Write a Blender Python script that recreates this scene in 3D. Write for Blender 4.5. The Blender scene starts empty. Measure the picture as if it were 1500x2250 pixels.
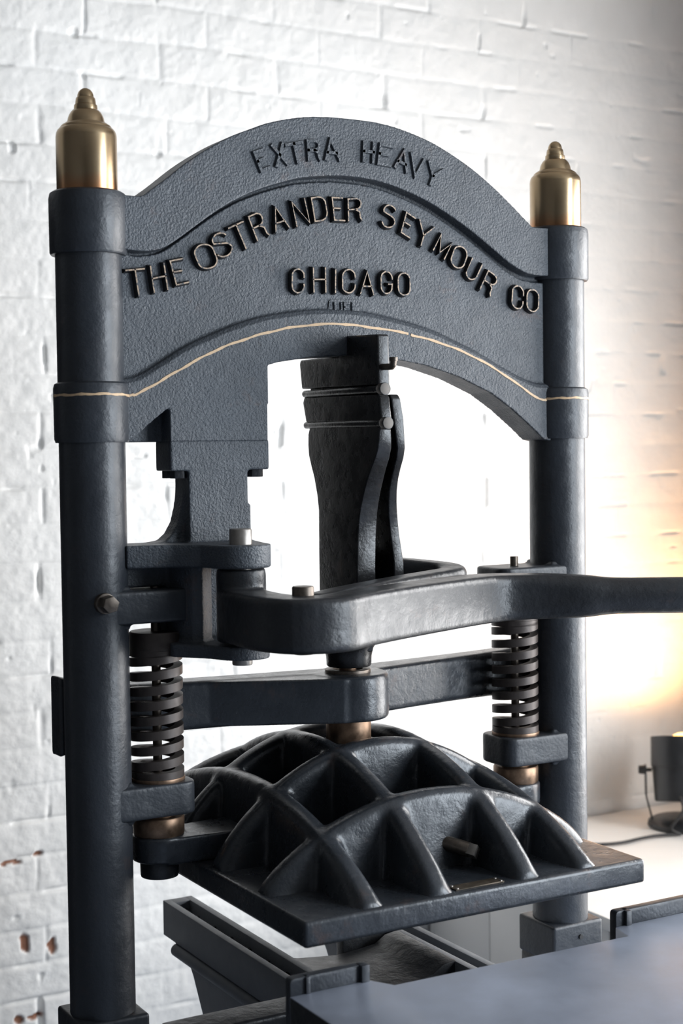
import bpy, bmesh, math, random
import numpy as np
from mathutils import Vector, Matrix

SC = bpy.context.scene
COL = SC.collection
rnd = random.Random(7)

# ------------------------------------------------------------------ camera
CAM_POS = Vector((-1.4837, -2.5850, 1.75))
YAW, PITCH, ROLL = 0.518246, 0.0403655, -0.0127257
fwd = Vector((math.sin(YAW) * math.cos(PITCH), math.cos(YAW) * math.cos(PITCH), -math.sin(PITCH)))
r0 = Vector((math.cos(YAW), -math.sin(YAW), 0))
u0 = r0.cross(fwd)
cr, sr = math.cos(ROLL), math.sin(ROLL)
rgt = cr * r0 + sr * u0
upv = -sr * r0 + cr * u0
cd = bpy.data.cameras.new('camera')
cam = bpy.data.objects.new('camera', cd)
COL.objects.link(cam)
M = Matrix((rgt, upv, -fwd)).transposed().to_4x4()
M.translation = CAM_POS
cam.matrix_world = M
cd.sensor_fit = 'VERTICAL'
cd.sensor_height = 24.0
cd.lens = 3311.85 / 2250 * 24.0
cd.clip_start = 0.05
cd.dof.use_dof = True
cd.dof.focus_distance = 2.93
cd.dof.aperture_fstop = 2.4
SC.camera = cam

# ------------------------------------------------------------------ exposure and light
SC.view_settings.view_transform = 'Standard'
SC.view_settings.look = 'None'
SC.view_settings.gamma = 1.0
SC.view_settings.use_curve_mapping = False
SC.view_settings.exposure = 0.0
cy = SC.cycles
cy.use_denoising = True
cy.max_bounces = 6
cy.diffuse_bounces = 3
cy.glossy_bounces = 3
cy.transmission_bounces = 4
cy.caustics_reflective = False
cy.caustics_refractive = False
cy.sample_clamp_indirect = 6.0

world = bpy.data.worlds.new('world')
SC.world = world
world.use_nodes = True
world.node_tree.nodes['Background'].inputs['Color'].default_value = (0.72, 0.86, 1.0, 1)
world.node_tree.nodes['Background'].inputs['Strength'].default_value = 1.0


def area(name, loc, rot, sx, sy, power, color, spread=180):
    l = bpy.data.lights.new(name, 'AREA')
    l.shape = 'RECTANGLE'
    l.size, l.size_y = sx, sy
    l.energy = power
    l.color = color
    l.spread = math.radians(spread)
    o = bpy.data.objects.new(name, l)
    o.location = loc
    o.rotation_euler = rot
    COL.objects.link(o)
    return o


RX = 2.2            # inner face of the window wall
# daylight just outside the two windows of the right-hand wall
area('daylight_north', (RX + 0.17, -0.50, 1.64), (0, math.radians(90), 0), 2.12, 1.7, 160, (1.0, 0.985, 0.97))
area('daylight_south', (RX + 0.17, -3.10, 1.965), (0, math.radians(90), 0), 2.77, 2.2, 325, (0.84, 0.92, 1.0))

# ------------------------------------------------------------------ materials


def nt(name):
    m = bpy.data.materials.new(name)
    m.use_nodes = True
    t = m.node_tree
    return m, t, t.nodes['Principled BSDF']


def N(t, kind, **kw):
    n = t.nodes.new(kind)
    for k, v in kw.items():
        if k in n.inputs:
            n.inputs[k].default_value = v
        else:
            setattr(n, k, v)
    return n


def ramp(t, fac, stops):
    r = t.nodes.new('ShaderNodeValToRGB')
    e = r.color_ramp.elements
    while len(e) < len(stops):
        e.new(0.5)
    for i, (p, c) in enumerate(stops):
        e[i].position = p
        e[i].color = c if len(c) == 4 else (*c, 1)
    t.links.new(fac, r.inputs['Fac'])
    return r


def iron(name, base, base2, rough, fine=230.0, fs=0.30, lump=28.0, ls=0.25, metal=0.0, spec=0.5, dist=0.0016, rust=0.0):
    m, t, p = nt(name)
    co = N(t, 'ShaderNodeTexCoord').outputs['Object']
    n1 = N(t, 'ShaderNodeTexNoise', Scale=fine, Detail=3.0, Roughness=0.55)
    n2 = N(t, 'ShaderNodeTexNoise', Scale=lump, Detail=4.0, Roughness=0.6)
    n3 = N(t, 'ShaderNodeTexNoise', Scale=6.0, Detail=5.0, Roughness=0.65)
    for n in (n1, n2, n3):
        t.links.new(co, n.inputs['Vector'])
    c = ramp(t, n3.outputs['Fac'], [(0.30, base), (0.72, base2)])
    col = c.outputs['Color']
    if rust > 0:
        n4 = N(t, 'ShaderNodeTexNoise', Scale=14.0, Detail=6.0, Roughness=0.7)
        t.links.new(co, n4.inputs['Vector'])
        rr = ramp(t, n4.outputs['Fac'], [(0.60, (0, 0, 0)), (0.74, (rust, rust, rust))])
        mx = N(t, 'ShaderNodeMix', data_type='RGBA')
        t.links.new(rr.outputs['Color'], mx.inputs['Factor'])
        t.links.new(col, mx.inputs['A'])
        mx.inputs['B'].default_value = (0.11, 0.062, 0.045, 1)
        col = mx.outputs['Result']
    t.links.new(col, p.inputs['Base Color'])
    rg = ramp(t, n2.outputs['Fac'], [(0.25, (rough - 0.07,) * 3), (0.75, (rough + 0.09,) * 3)])
    t.links.new(rg.outputs['Color'], p.inputs['Roughness'])
    p.inputs['Metallic'].default_value = metal
    p.inputs['Specular IOR Level'].default_value = spec
    b1 = N(t, 'ShaderNodeBump', Strength=fs, Distance=dist)
    b2 = N(t, 'ShaderNodeBump', Strength=ls, Distance=0.006)
    t.links.new(n1.outputs['Fac'], b1.inputs['Height'])
    t.links.new(n2.outputs['Fac'], b2.inputs['Height'])
    t.links.new(b2.outputs['Normal'], b1.inputs['Normal'])
    t.links.new(b1.outputs['Normal'], p.inputs['Normal'])
    return m


def plain(name, col, rough, metal=0.0, var=0.0, scale=40.0, bump=0.0, bscale=120.0, bdist=0.001, spec=0.5):
    m, t, p = nt(name)
    p.inputs['Roughness'].default_value = rough
    p.inputs['Metallic'].default_value = metal
    p.inputs['Specular IOR Level'].default_value = spec
    p.inputs['Base Color'].default_value = (*col, 1)
    co = N(t, 'ShaderNodeTexCoord').outputs['Object']
    if var:
        n = N(t, 'ShaderNodeTexNoise', Scale=scale, Detail=5.0, Roughness=0.65)
        t.links.new(co, n.inputs['Vector'])
        c = ramp(t, n.outputs['Fac'], [(0.3, tuple(x * (1 - var) for x in col)), (0.7, tuple(min(1, x * (1 + var)) for x in col))])
        t.links.new(c.outputs['Color'], p.inputs['Base Color'])
        rg = ramp(t, n.outputs['Fac'], [(0.3, (max(0.03, rough - 0.08),) * 3), (0.7, (rough + 0.08,) * 3)])
        t.links.new(rg.outputs['Color'], p.inputs['Roughness'])
    if bump:
        n = N(t, 'ShaderNodeTexNoise', Scale=bscale, Detail=3.0)
        t.links.new(co, n.inputs['Vector'])
        b = N(t, 'ShaderNodeBump', Strength=bump, Distance=bdist)
        t.links.new(n.outputs['Fac'], b.inputs['Height'])
        t.links.new(b.outputs['Normal'], p.inputs['Normal'])
    return m


IRON_HEAD = iron('painted_cast_iron', (0.046, 0.053, 0.063), (0.066, 0.076, 0.090), 0.46, fine=235, fs=0.95, lump=30, ls=0.24, dist=0.0024, rust=0.5)
IRON_COL = iron('painted_iron_column', (0.022, 0.025, 0.031), (0.034, 0.039, 0.047), 0.40, fine=170, fs=0.22, lump=22, ls=0.35, rust=0.25)
IRON_BLK = iron('black_iron', (0.018, 0.019, 0.022), (0.028, 0.030, 0.034), 0.37, fine=190, fs=0.22, lump=34, ls=0.35, rust=0.35, spec=0.42)
IRON_TOG = iron('toggle_iron', (0.008, 0.008, 0.009), (0.013, 0.013, 0.014), 0.27, fine=190, fs=0.22, lump=30, ls=0.18, spec=0.45, rust=0.3)
IRON_PLT = iron('platen_iron', (0.020, 0.023, 0.028), (0.034, 0.039, 0.047), 0.28, fine=190, fs=0.16, lump=26, ls=0.30, rust=0.45)
IRON_BED = iron('bed_frame_iron', (0.185, 0.196, 0.214), (0.220, 0.233, 0.252), 0.6, fine=260, fs=0.2, lump=30, ls=0.15)
STEEL_BED = plain('worn_bed_steel', (0.29, 0.325, 0.405), 0.34, metal=0.35, var=0.18, scale=7, bump=0.12, bscale=300, bdist=0.0004)
STEEL_PIN = plain('worn_pin_steel', (0.13, 0.108, 0.09), 0.42, metal=0.8, var=0.3, scale=60)
STEEL_BRT = plain('bright_bolt_steel', (0.27, 0.25, 0.23), 0.4, metal=0.8, var=0.2, scale=90)
PIN_DULL = plain('dull_pin_head', (0.10, 0.088, 0.078), 0.5, metal=0.5, var=0.3, scale=60)
SPRING = plain('brown_spring_steel', (0.062, 0.050, 0.045), 0.48, metal=0.35, var=0.2, scale=50, bump=0.1, bscale=300)
BRONZE = plain('rubbed_bronze', (0.23, 0.15, 0.10), 0.42, metal=0.8, var=0.4, scale=35)
BRASS = None
GILT = plain('gilt_paint', (0.62, 0.43, 0.26), 0.55, var=0.15, scale=120)


def brass():
    m, t, p = nt('aged_brass')
    co = N(t, 'ShaderNodeTexCoord').outputs['Object']
    sp = N(t, 'ShaderNodeSeparateXYZ')
    t.links.new(co, sp.inputs[0])
    n = N(t, 'ShaderNodeTexNoise', Scale=30.0, Detail=5.0, Roughness=0.6)
    t.links.new(co, n.inputs['Vector'])
    # coppery tint towards the foot of the finial, edge broken by noise
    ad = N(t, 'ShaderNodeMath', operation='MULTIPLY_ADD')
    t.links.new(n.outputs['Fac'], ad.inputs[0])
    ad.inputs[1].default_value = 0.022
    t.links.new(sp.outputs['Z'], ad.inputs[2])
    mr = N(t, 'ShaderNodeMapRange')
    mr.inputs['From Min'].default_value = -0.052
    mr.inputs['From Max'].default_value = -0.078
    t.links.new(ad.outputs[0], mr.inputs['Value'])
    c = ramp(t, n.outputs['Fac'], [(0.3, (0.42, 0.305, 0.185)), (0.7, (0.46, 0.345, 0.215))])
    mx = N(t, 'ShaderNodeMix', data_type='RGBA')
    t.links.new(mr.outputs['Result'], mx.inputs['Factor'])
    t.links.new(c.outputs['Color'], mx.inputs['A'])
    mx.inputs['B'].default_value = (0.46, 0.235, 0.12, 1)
    t.links.new(mx.outputs['Result'], p.inputs['Base Color'])
    p.inputs['Metallic'].default_value = 1.0
    p.inputs['Roughness'].default_value = 0.26
    return m


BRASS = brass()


def gilt_worn():
    m, t, p = nt('worn_gilt_edge')
    co = N(t, 'ShaderNodeTexCoord').outputs['Object']
    n = N(t, 'ShaderNodeTexNoise', Scale=170.0, Detail=3.0, Roughness=0.6)
    t.links.new(co, n.inputs['Vector'])
    c = ramp(t, n.outputs['Fac'], [(0.40, (0.05, 0.05, 0.055)), (0.50, (0.34, 0.24, 0.16)), (0.7, (0.50, 0.38, 0.27))])
    t.links.new(c.outputs['Color'], p.inputs['Base Color'])
    p.inputs['Roughness'].default_value = 0.5
    return m


GILT_WORN = gilt_worn()
LETTER_DARK = iron('letter_side_black', (0.012, 0.012, 0.013), (0.02, 0.02, 0.022), 0.45, fine=300, fs=0.4)
WHITE_PAINT = plain('white_painted_board', (0.80, 0.79, 0.77), 0.55, var=0.03, scale=5, bump=0.05, bscale=80)
PLASTER = plain('grey_white_plaster', (0.60, 0.58, 0.56), 0.8, var=0.05, scale=3, bump=0.08, bscale=30)
CEIL = plain('ceiling_paint', (0.25, 0.245, 0.235), 0.85, var=0.04, scale=3)
CONCRETE = plain('floor_concrete', (0.29, 0.335, 0.42), 0.7, var=0.2, scale=4, bump=0.1, bscale=60)
DARKWALL = plain('dark_side_wall', (0.07, 0.07, 0.072), 0.8, var=0.08, scale=3)
DOORP = plain('added_door_paint', (0.022, 0.023, 0.025), 0.6, var=0.1, scale=12)
FRAME = plain('window_frame_paint', (0.55, 0.55, 0.54), 0.5)
CAN = plain('lamp_housing_black', (0.018, 0.019, 0.021), 0.38, var=0.15, scale=30)
RUBBER = plain('black_rubber', (0.02, 0.02, 0.021), 0.6)


def emissive(name, col, s):
    m, t, p = nt(name)
    p.inputs['Base Color'].default_value = (*col, 1)
    p.inputs['Emission Color'].default_value = (*col, 1)
    p.inputs['Emission Strength'].default_value = s
    return m


BULB = emissive('lit_amber_lens', (1.0, 0.52, 0.16), 5.0)


def glass():
    m, t, p = nt('window_glass')
    out = t.nodes['Material Output']
    tr = N(t, 'ShaderNodeBsdfTransparent')
    gl = N(t, 'ShaderNodeBsdfGlossy', Roughness=0.02)
    mx = N(t, 'ShaderNodeMixShader')
    mx.inputs[0].default_value = 0.06
    t.links.new(tr.outputs[0], mx.inputs[1])
    t.links.new(gl.outputs[0], mx.inputs[2])
    t.links.new(mx.outputs[0], out.inputs['Surface'])
    return m


GLASS = glass()


def brick_paint():
    m, t, p = nt('white_painted_brick')
    co = N(t, 'ShaderNodeTexCoord').outputs['Object']
    at = N(t, 'ShaderNodeAttribute', attribute_name='bare')
    n = N(t, 'ShaderNodeTexNoise', Scale=3.0, Detail=5.0, Roughness=0.6)
    t.links.new(co, n.inputs['Vector'])
    c = ramp(t, n.outputs['Fac'], [(0.3, (0.80, 0.79, 0.77)), (0.7, (0.86, 0.855, 0.84))])
    mx = N(t, 'ShaderNodeMix', data_type='RGBA')
    t.links.new(at.outputs['Fac'], mx.inputs['Factor'])
    t.links.new(c.outputs['Color'], mx.inputs['A'])
    mx.inputs['B'].default_value = (0.27, 0.12, 0.07, 1)
    t.links.new(mx.outputs['Result'], p.inputs['Base Color'])
    p.inputs['Roughness'].default_value = 0.55
    n1 = N(t, 'ShaderNodeTexNoise', Scale=130.0, Detail=4.0, Roughness=0.6)
    t.links.new(co, n1.inputs['Vector'])
    b = N(t, 'ShaderNodeBump', Strength=0.25, Distance=0.003)
    t.links.new(n1.outputs['Fac'], b.inputs['Height'])
    t.links.new(b.outputs['Normal'], p.inputs['Normal'])
    return m


BRICK = brick_paint()

# ------------------------------------------------------------------ mesh helpers


class MB:
    """collects closed shapes; build() links them as one mesh object"""

    def __init__(s):
        s.v, s.f, s.mi = [], [], []

    def add(s, vs, fs, mi=0):
        o = len(s.v)
        s.v += [tuple(v) for v in vs]
        for f in fs:
            s.f.append(tuple(i + o for i in f))
            s.mi.append(mi)
        return s

    def box(s, x0, x1, y0, y1, z0, z1, mi=0):
        vs = [(x, y, z) for z in (z0, z1) for y in (y0, y1) for x in (x0, x1)]
        return s.add(vs, [(0, 2, 3, 1), (4, 5, 7, 6), (0, 1, 5, 4), (2, 6, 7, 3), (0, 4, 6, 2), (1, 3, 7, 5)], mi)

    def cyl(s, a, b, ra, rb=None, n=32, mi=0, phase=0.0):
        rb = ra if rb is None else rb
        a, b = Vector(a), Vector(b)
        d = (b - a).normalized()
        x = d.orthogonal().normalized()
        if abs(d.z) > 0.9:
            x = Vector((1, 0, 0))
        x = (x - d * x.dot(d)).normalized()
        y = d.cross(x)
        vs = []
        for c, r in ((a, ra), (b, rb)):
            for i in range(n):
                t = 2 * math.pi * i / n + phase
                vs.append(c + x * (r * math.cos(t)) + y * (r * math.sin(t)))
        fs = [(i, (i + 1) % n, n + (i + 1) % n, n + i) for i in range(n)]
        fs += [tuple(range(n - 1, -1, -1)), tuple(range(n, 2 * n))]
        return s.add(vs, fs, mi)

    def lathe(s, prof, c=(0, 0, 0), n=48, mi=0):
        """closed profile of (r, z) from bottom axis to top axis"""
        vs, fs, rings = [], [], []
        for r, z in prof:
            if r < 1e-6:
                rings.append([len(vs)])
                vs.append((c[0], c[1], c[2] + z))
            else:
                rings.append(list(range(len(vs), len(vs) + n)))
                for i in range(n):
                    t = 2 * math.pi * i / n
                    vs.append((c[0] + r * math.cos(t), c[1] + r * math.sin(t), c[2] + z))
        for A, B in zip(rings, rings[1:]):
            if len(A) == 1 and len(B) == 1:
                continue
            for i in range(n):
                j = (i + 1) % n
                if len(A) == 1:
                    fs.append((A[0], B[j], B[i]))
                elif len(B) == 1:
                    fs.append((A[i], A[j], B[0]))
                else:
                    fs.append((A[i], A[j], B[j], B[i]))
        if len(rings[0]) > 1:
            fs.append(tuple(reversed(rings[0])))
        if len(rings[-1]) > 1:
            fs.append(tuple(rings[-1]))
        return s.add(vs, fs, mi)

    def ring(s, r0, r1, z0, z1, c=(0, 0), n=48, mi=0):
        """a flat washer / tube"""
        vs, fs = [], []
        for i in range(n):
            t = 2 * math.pi * i / n
            ca, sa = math.cos(t), math.sin(t)
            for r, z in ((r0, z0), (r1, z0), (r1, z1), (r0, z1)):
                vs.append((c[0] + r * ca, c[1] + r * sa, z))
        for i in range(n):
            j = (i + 1) % n
            for k in range(4):
                l = (k + 1) % 4
                fs.append((i * 4 + k, j * 4 + k, j * 4 + l, i * 4 + l))
        return s.add(vs, fs, mi)

    def prism(s, poly, plane, a, b, mi=0):
        """poly of 2-D points extruded along the third axis; a, b numbers or functions of the 2nd coordinate"""
        fa = a if callable(a) else (lambda q: a)
        fb = b if callable(b) else (lambda q: b)
        n = len(poly)

        def mk(q, w):
            if plane == 'XZ':
                return (q[0], w, q[1])
            if plane == 'YZ':
                return (w, q[0], q[1])
            return (q[0], q[1], w)
        vs = [mk(q, fa(q[1])) for q in poly] + [mk(q, fb(q[1])) for q in poly]
        fs = [(i, (i + 1) % n, n + (i + 1) % n, n + i) for i in range(n)]
        fs += [tuple(range(n - 1, -1, -1)), tuple(range(n, 2 * n))]
        return s.add(vs, fs, mi)

    def sweep(s, pts, w, h, rad, mi=0, cs=4):
        """rounded-rectangle bar along a path; w across (horizontal), h upright; lists allowed"""
        n = len(pts)
        P = [Vector(p) for p in pts]
        W = w if isinstance(w, (list, tuple)) else [w] * n
        H = h if isinstance(h, (list, tuple)) else [h] * n
        R = rad if isinstance(rad, (list, tuple)) else [rad] * n
        vs, fs = [], []
        m = 4 * (cs + 1)
        for i in range(n):
            t = (P[min(i + 1, n - 1)] - P[max(i - 1, 0)]).normalized()
            side = t.cross(Vector((0, 0, 1)))
            side = side.normalized() if side.length > 1e-4 else Vector((1, 0, 0))
            up = side.cross(t).normalized()
            k = 1.0
            if 0 < i < n - 1:
                t0 = (P[i] - P[i - 1]).normalized()
                k = 1 / max(0.5, math.cos(0.5 * t0.angle((P[i + 1] - P[i]).normalized(), 0)))
            r = min(R[i], W[i] / 2 * 0.999, H[i] / 2 * 0.999)
            for cx, cz, a0 in ((1, 1, 0), (-1, 1, 90), (-1, -1, 180), (1, -1, 270)):
                for j in range(cs + 1):
                    a = math.radians(a0 + 90 * j / cs)
                    x = cx * (W[i] / 2 - r) + r * math.cos(a)
                    z = cz * (H[i] / 2 - r) + r * math.sin(a)
                    vs.append(P[i] + side * (x * k) + up * z)
        for i in range(n - 1):
            for j in range(m):
                l = (j + 1) % m
                fs.append((i * m + j, i * m + l, (i + 1) * m + l, (i + 1) * m + j))
        fs.append(tuple(range(m - 1, -1, -1)))
        fs.append(tuple(range((n - 1) * m, n * m)))
        return s.add(vs, fs, mi)

    def tube(s, pts, r, n=12, mi=0):
        P = [Vector(p) for p in pts]
        vs, fs = [], []
        x = None
        for i, p in enumerate(P):
            t = (P[min(i + 1, len(P) - 1)] - P[max(i - 1, 0)]).normalized()
            x = t.orthogonal().normalized() if x is None else (x - t * x.dot(t)).normalized()
            y = t.cross(x)
            for j in range(n):
                a = 2 * math.pi * j / n
                vs.append(p + x * (r * math.cos(a)) + y * (r * math.sin(a)))
        for i in range(len(P) - 1):
            for j in range(n):
                l = (j + 1) % n
                fs.append((i * n + j, i * n + l, (i + 1) * n + l, (i + 1) * n + j))
        fs.append(tuple(range(n - 1, -1, -1)))
        fs.append(tuple(range((len(P) - 1) * n, len(P) * n)))
        return s.add(vs, fs, mi)

    def coil(s, c, r_in, r_out, hz, z0, z1, turns, n=40, flat=0.9):
        """rectangular-wire compression spring with closed ends"""
        tot = turns + 2 * flat
        k = int(tot * n)
        vs, fs = [], []
        for i in range(k + 1):
            u = tot * i / k
            g = min(max((u - flat) / turns, 0), 1)
            z = z0 + hz / 2 + (z1 - z0 - hz) * g
            hh = hz * (0.55 + 0.45 * min(1, u / flat, (tot - u) / flat))
            a = 2 * math.pi * u
            ca, sa = math.cos(a), math.sin(a)
            for r, dz in ((r_in, -hh / 2), (r_out, -hh / 2), (r_out, hh / 2), (r_in, hh / 2)):
                vs.append((c[0] + r * ca, c[1] + r * sa, z + dz))
        for i in range(k):
            for j in range(4):
                l = (j + 1) % 4
                fs.append((i * 4 + j, (i + 1) * 4 + j, (i + 1) * 4 + l, i * 4 + l))
        fs.append((0, 1, 2, 3))
        fs.append(tuple(k * 4 + j for j in (3, 2, 1, 0)))
        return s.add(vs, fs)

    def build(s, name, mat, parent=None, label=None, bevel=0.0, seg=2, angle=38, voxel=0.0, smooth=0, sfac=0.5, jitter=0.0):
        me = bpy.data.meshes.new(name)
        me.from_pydata(s.v, [], s.f)
        mats = mat if isinstance(mat, (list, tuple)) else [mat]
        for q in mats:
            me.materials.append(q)
        me.polygons.foreach_set('material_index', s.mi)
        bm = bmesh.new()
        bm.from_mesh(me)
        bmesh.ops.recalc_face_normals(bm, faces=bm.faces)
        if bevel > 0:
            es = [e for e in bm.edges if len(e.link_faces) == 2 and e.calc_face_angle(0) > math.radians(angle)]
            bmesh.ops.bevel(bm, geom=es, offset=bevel, segments=seg, profile=0.6, affect='EDGES', clamp_overlap=True)
        bm.to_mesh(me)
        bm.free()
        if voxel > 0:
            tmp = bpy.data.objects.new('tmp', me)
            COL.objects.link(tmp)
            md = tmp.modifiers.new('r', 'REMESH')
            md.mode = 'VOXEL'
            md.voxel_size = voxel
            if smooth:
                m2 = tmp.modifiers.new('s', 'SMOOTH')
                m2.iterations = smooth
                m2.factor = sfac
            dg = bpy.context.evaluated_depsgraph_get()
            dg.update()
            me2 = bpy.data.meshes.new_from_object(tmp.evaluated_get(dg))
            bpy.data.objects.remove(tmp)
            bpy.data.meshes.remove(me)
            me = me2
            me.materials.clear()
            for q in mats:
                me.materials.append(q)
            me.name = name
        n = len(me.vertices)
        co = np.empty(n * 3, dtype=np.float32)
        me.vertices.foreach_get('co', co)
        co = co.reshape(-1, 3)
        if jitter:
            co = co + np.random.default_rng(len(name)).normal(0, jitter, co.shape).astype(np.float32)
        c = (co.max(0) + co.min(0)) / 2
        me.vertices.foreach_set('co', (co - c).ravel())
        me.polygons.foreach_set('use_smooth', [True] * len(me.polygons))
        me.update()
        if not voxel:
            me.set_sharp_from_angle(angle=math.radians(angle))
        o = bpy.data.objects.new(name, me)
        COL.objects.link(o)
        o['wc'] = [float(x) for x in c]
        if parent is not None:
            o.parent = parent
            pc = parent['wc']
            o.location = [c[i] - pc[i] for i in range(3)]
        else:
            o.location = [float(x) for x in c]
        if label:
            o['label'] = label
        return o


def thing(name, loc, label, cat):
    o = bpy.data.objects.new(name, None)
    COL.objects.link(o)
    o.location = loc
    o['wc'] = list(loc)
    o['label'] = label
    o['category'] = cat
    return o


def struct(o):
    o['kind'] = 'structure'
    return o


def spline(pts, k=8):
    """Catmull-Rom through the points"""
    P = [np.array(p, float) for p in pts]
    P = [2 * P[0] - P[1]] + P + [2 * P[-1] - P[-2]]
    out = []
    for i in range(1, len(P) - 2):
        for j in range(k):
            t = j / k
            a, b, c, d = P[i - 1], P[i], P[i + 1], P[i + 2]
            out.append(0.5 * (2 * b + (c - a) * t + (2 * a - 5 * b + 4 * c - d) * t * t + (3 * b - a - 3 * c + d) * t ** 3))
    out.append(P[-2])
    return [tuple(float(x) for x in q) for q in out]


def rounded(poly, r, k=5):
    """round the corners of a 2-D polygon"""
    out = []
    n = len(poly)
    for i in range(n):
        p, a, b = Vector(poly[i]), Vector(poly[i - 1]), Vector(poly[(i + 1) % n])
        da, db = a - p, b - p
        q = min(r, da.length * 0.45, db.length * 0.45)
        s0, s1 = p + da.normalized() * q, p + db.normalized() * q
        for j in range(k + 1):
            t = j / k
            out.append(tuple((1 - t) ** 2 * s0 + 2 * t * (1 - t) * p + t * t * s1))
    return out

# ------------------------------------------------------------------ room shell
X0, X1, Y0, Y1, ZC = -3.2, RX, -4.6, 1.33, 3.6


def vnoise(x, z, freq, seed):
    """smooth value noise on arrays"""
    g = np.random.default_rng(seed).random((257, 257))
    u, v = x * freq + 91.3, z * freq + 47.7
    iu, iv = np.floor(u).astype(int), np.floor(v).astype(int)
    fu, fv = u - iu, v - iv
    fu, fv = fu * fu * (3 - 2 * fu), fv * fv * (3 - 2 * fv)
    a, b = g[iu % 257, iv % 257], g[(iu + 1) % 257, iv % 257]
    c, d = g[iu % 257, (iv + 1) % 257], g[(iu + 1) % 257, (iv + 1) % 257]
    return (a * (1 - fu) + b * fu) * (1 - fv) + (c * (1 - fu) + d * fu) * fv - 0.5


def brick_wall():
    xs = np.concatenate([np.arange(X0, -0.7, 0.05), np.arange(-0.7, X1 - 0.3, 0.0045), np.linspace(X1 - 0.3, X1 + 0.12, 40)])
    zs = np.concatenate([np.arange(0, 0.12, 0.03), np.arange(0.12, 3.12, 0.0045), np.arange(3.12, ZC + 0.02, 0.03)])
    X, Z = np.meshgrid(xs, zs)
    # courses: 0.0985 m pitch, gently wavy
    Zw = Z + 0.010 * vnoise(X, Z, 2.2, 1) + 0.006 * vnoise(X, Z, 9, 2)
    Xw = X + 0.012 * vnoise(X, Z, 10, 3)
    lows = [1.253 - 0.0975 * k for k in range(14, 0, -1)]
    highs = [1.253 + 0.102 * k for k in range(0, 26)]
    zl = np.array([-0.2] + lows + highs)
    idx = np.clip(np.searchsorted(zl, Zw) - 1, 0, len(zl) - 2)
    z0, z1 = zl[idx], zl[idx + 1]
    dz = np.minimum(Zw - z0, z1 - Zw)
    rg = np.random.default_rng(5)
    ph = rg.uniform(-0.03, 0.03, len(zl))
    base = 0.179 + 0.18 * ((idx - (len(lows) + 16)) % 2)      # running bond
    k = (Xw - base - ph[idx]) / 0.362
    ki = np.floor(k)
    jit = 0.03 * (np.sin(ki * 12.9898 + idx * 78.233) * 43758.5453 % 1.0 - 0.5)
    dx = np.minimum(k - ki, 1 - (k - ki)) * 0.362 + jit * 0.3
    wear = 0.5 + vnoise(X, Z, 6, 11)                          # joints come and go under the paint
    jh = 0.0022 * np.exp(-(np.maximum(dz, 0) / 0.0075) ** 2) * (0.35 + 0.9 * wear)
    jv = 0.0038 * np.exp(-(np.maximum(dx, 0) / 0.0070) ** 2) * (0.15 + 1.3 * wear)
    thick = 1 - 0.72 * np.clip((X - 0.5) / 1.0, 0, 1)          # heavier coats of paint further along
    D = np.maximum(jh, jv) * thick
    # cracks left open in some joints
    open_ = np.clip((vnoise(X, Z, 13, 12) - 0.17) * 6, 0, 1)
    crack = 0.012 * open_ * np.maximum(np.exp(-(dx / 0.0045) ** 2), 0.6 * np.exp(-(dz / 0.004) ** 2))
    # proud / shy bricks, pillowed faces, trowel and paint lumps
    bh = (np.sin(ki * 37.7 + idx * 11.3) * 917.31 % 1.0 - 0.5) * 0.0022 * thick
    pill = 0.0016 * thick * np.clip(dz / 0.045, 0, 1) ** 0.5
    lum = 0.0060 * vnoise(X, Z, 7, 21) + 0.0035 * vnoise(X, Z, 23, 22) + 0.0018 * vnoise(X, Z, 70, 23) + 0.0008 * vnoise(X, Z, 170, 24)
    lum = lum * (0.45 + 0.55 * thick)
    pits = 0.010 * np.clip((vnoise(X, Z, 30, 31) - 0.43) * 14, 0, 1) * np.clip(wear, 0, 1)
    H = -D - crack + bh + pill + lum - pits
    bare = np.zeros_like(X)
    for cx, cz, rx, rz in ((-0.249, 0.436, 0.013, 0.026), (-0.174, 0.414, 0.011, 0.022), (-0.271, 0.232, 0.014, 0.014),
                           (-0.225, 0.232, 0.022, 0.008), (-0.208, 0.674, 0.016, 0.006), (-0.285, 0.660, 0.030, 0.005),
                           (0.176, 2.579, 0.010, 0.008), (-0.242, 2.563, 0.010, 0.016), (-0.062, 2.884, 0.012, 0.009)):
        ux = (X - cx) + 0.010 * vnoise(X, Z, 60, 41)
        uz = (Z - cz) + 0.35 * ux * (1 if rz > rx else 0) + 0.010 * vnoise(X, Z, 60, 42)
        m = np.clip((1.15 - np.sqrt((ux / rx) ** 2 + (uz / rz) ** 2)) * 4, 0, 1)
        if cz < 1.0:
            bare = np.maximum(bare, m)
        H -= 0.008 * m
    H = np.where(X < -0.72, 0, H)
    nz, nx = X.shape
    co = np.stack([X, Y1 - H, Z], -1).reshape(-1, 3).astype(np.float32)
    i = np.arange((nz - 1) * (nx - 1))
    r, c = i // (nx - 1), i % (nx - 1)
    a = r * nx + c
    quads = np.stack([a, a + 1, a + nx + 1, a + nx], -1).astype(np.int32)
    me = bpy.data.meshes.new('wall_back')
    me.vertices.add(len(co))
    me.vertices.foreach_set('co', co.ravel())
    me.loops.add(quads.size)
    me.loops.foreach_set('vertex_index', quads.ravel())
    me.polygons.add(len(quads))
    me.polygons.foreach_set('loop_start', np.arange(0, quads.size, 4, dtype=np.int32))
    me.polygons.foreach_set('use_smooth', np.ones(len(quads), dtype=bool))
    me.update(calc_edges=True)
    at = me.attributes.new('bare', 'FLOAT', 'POINT')
    at.data.foreach_set('value', bare.ravel().astype(np.float32))
    me.materials.append(BRICK)
    o = bpy.data.objects.new('wall_back', me)
    COL.objects.link(o)
    o['label'] = 'white painted brick wall behind the press'
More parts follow.
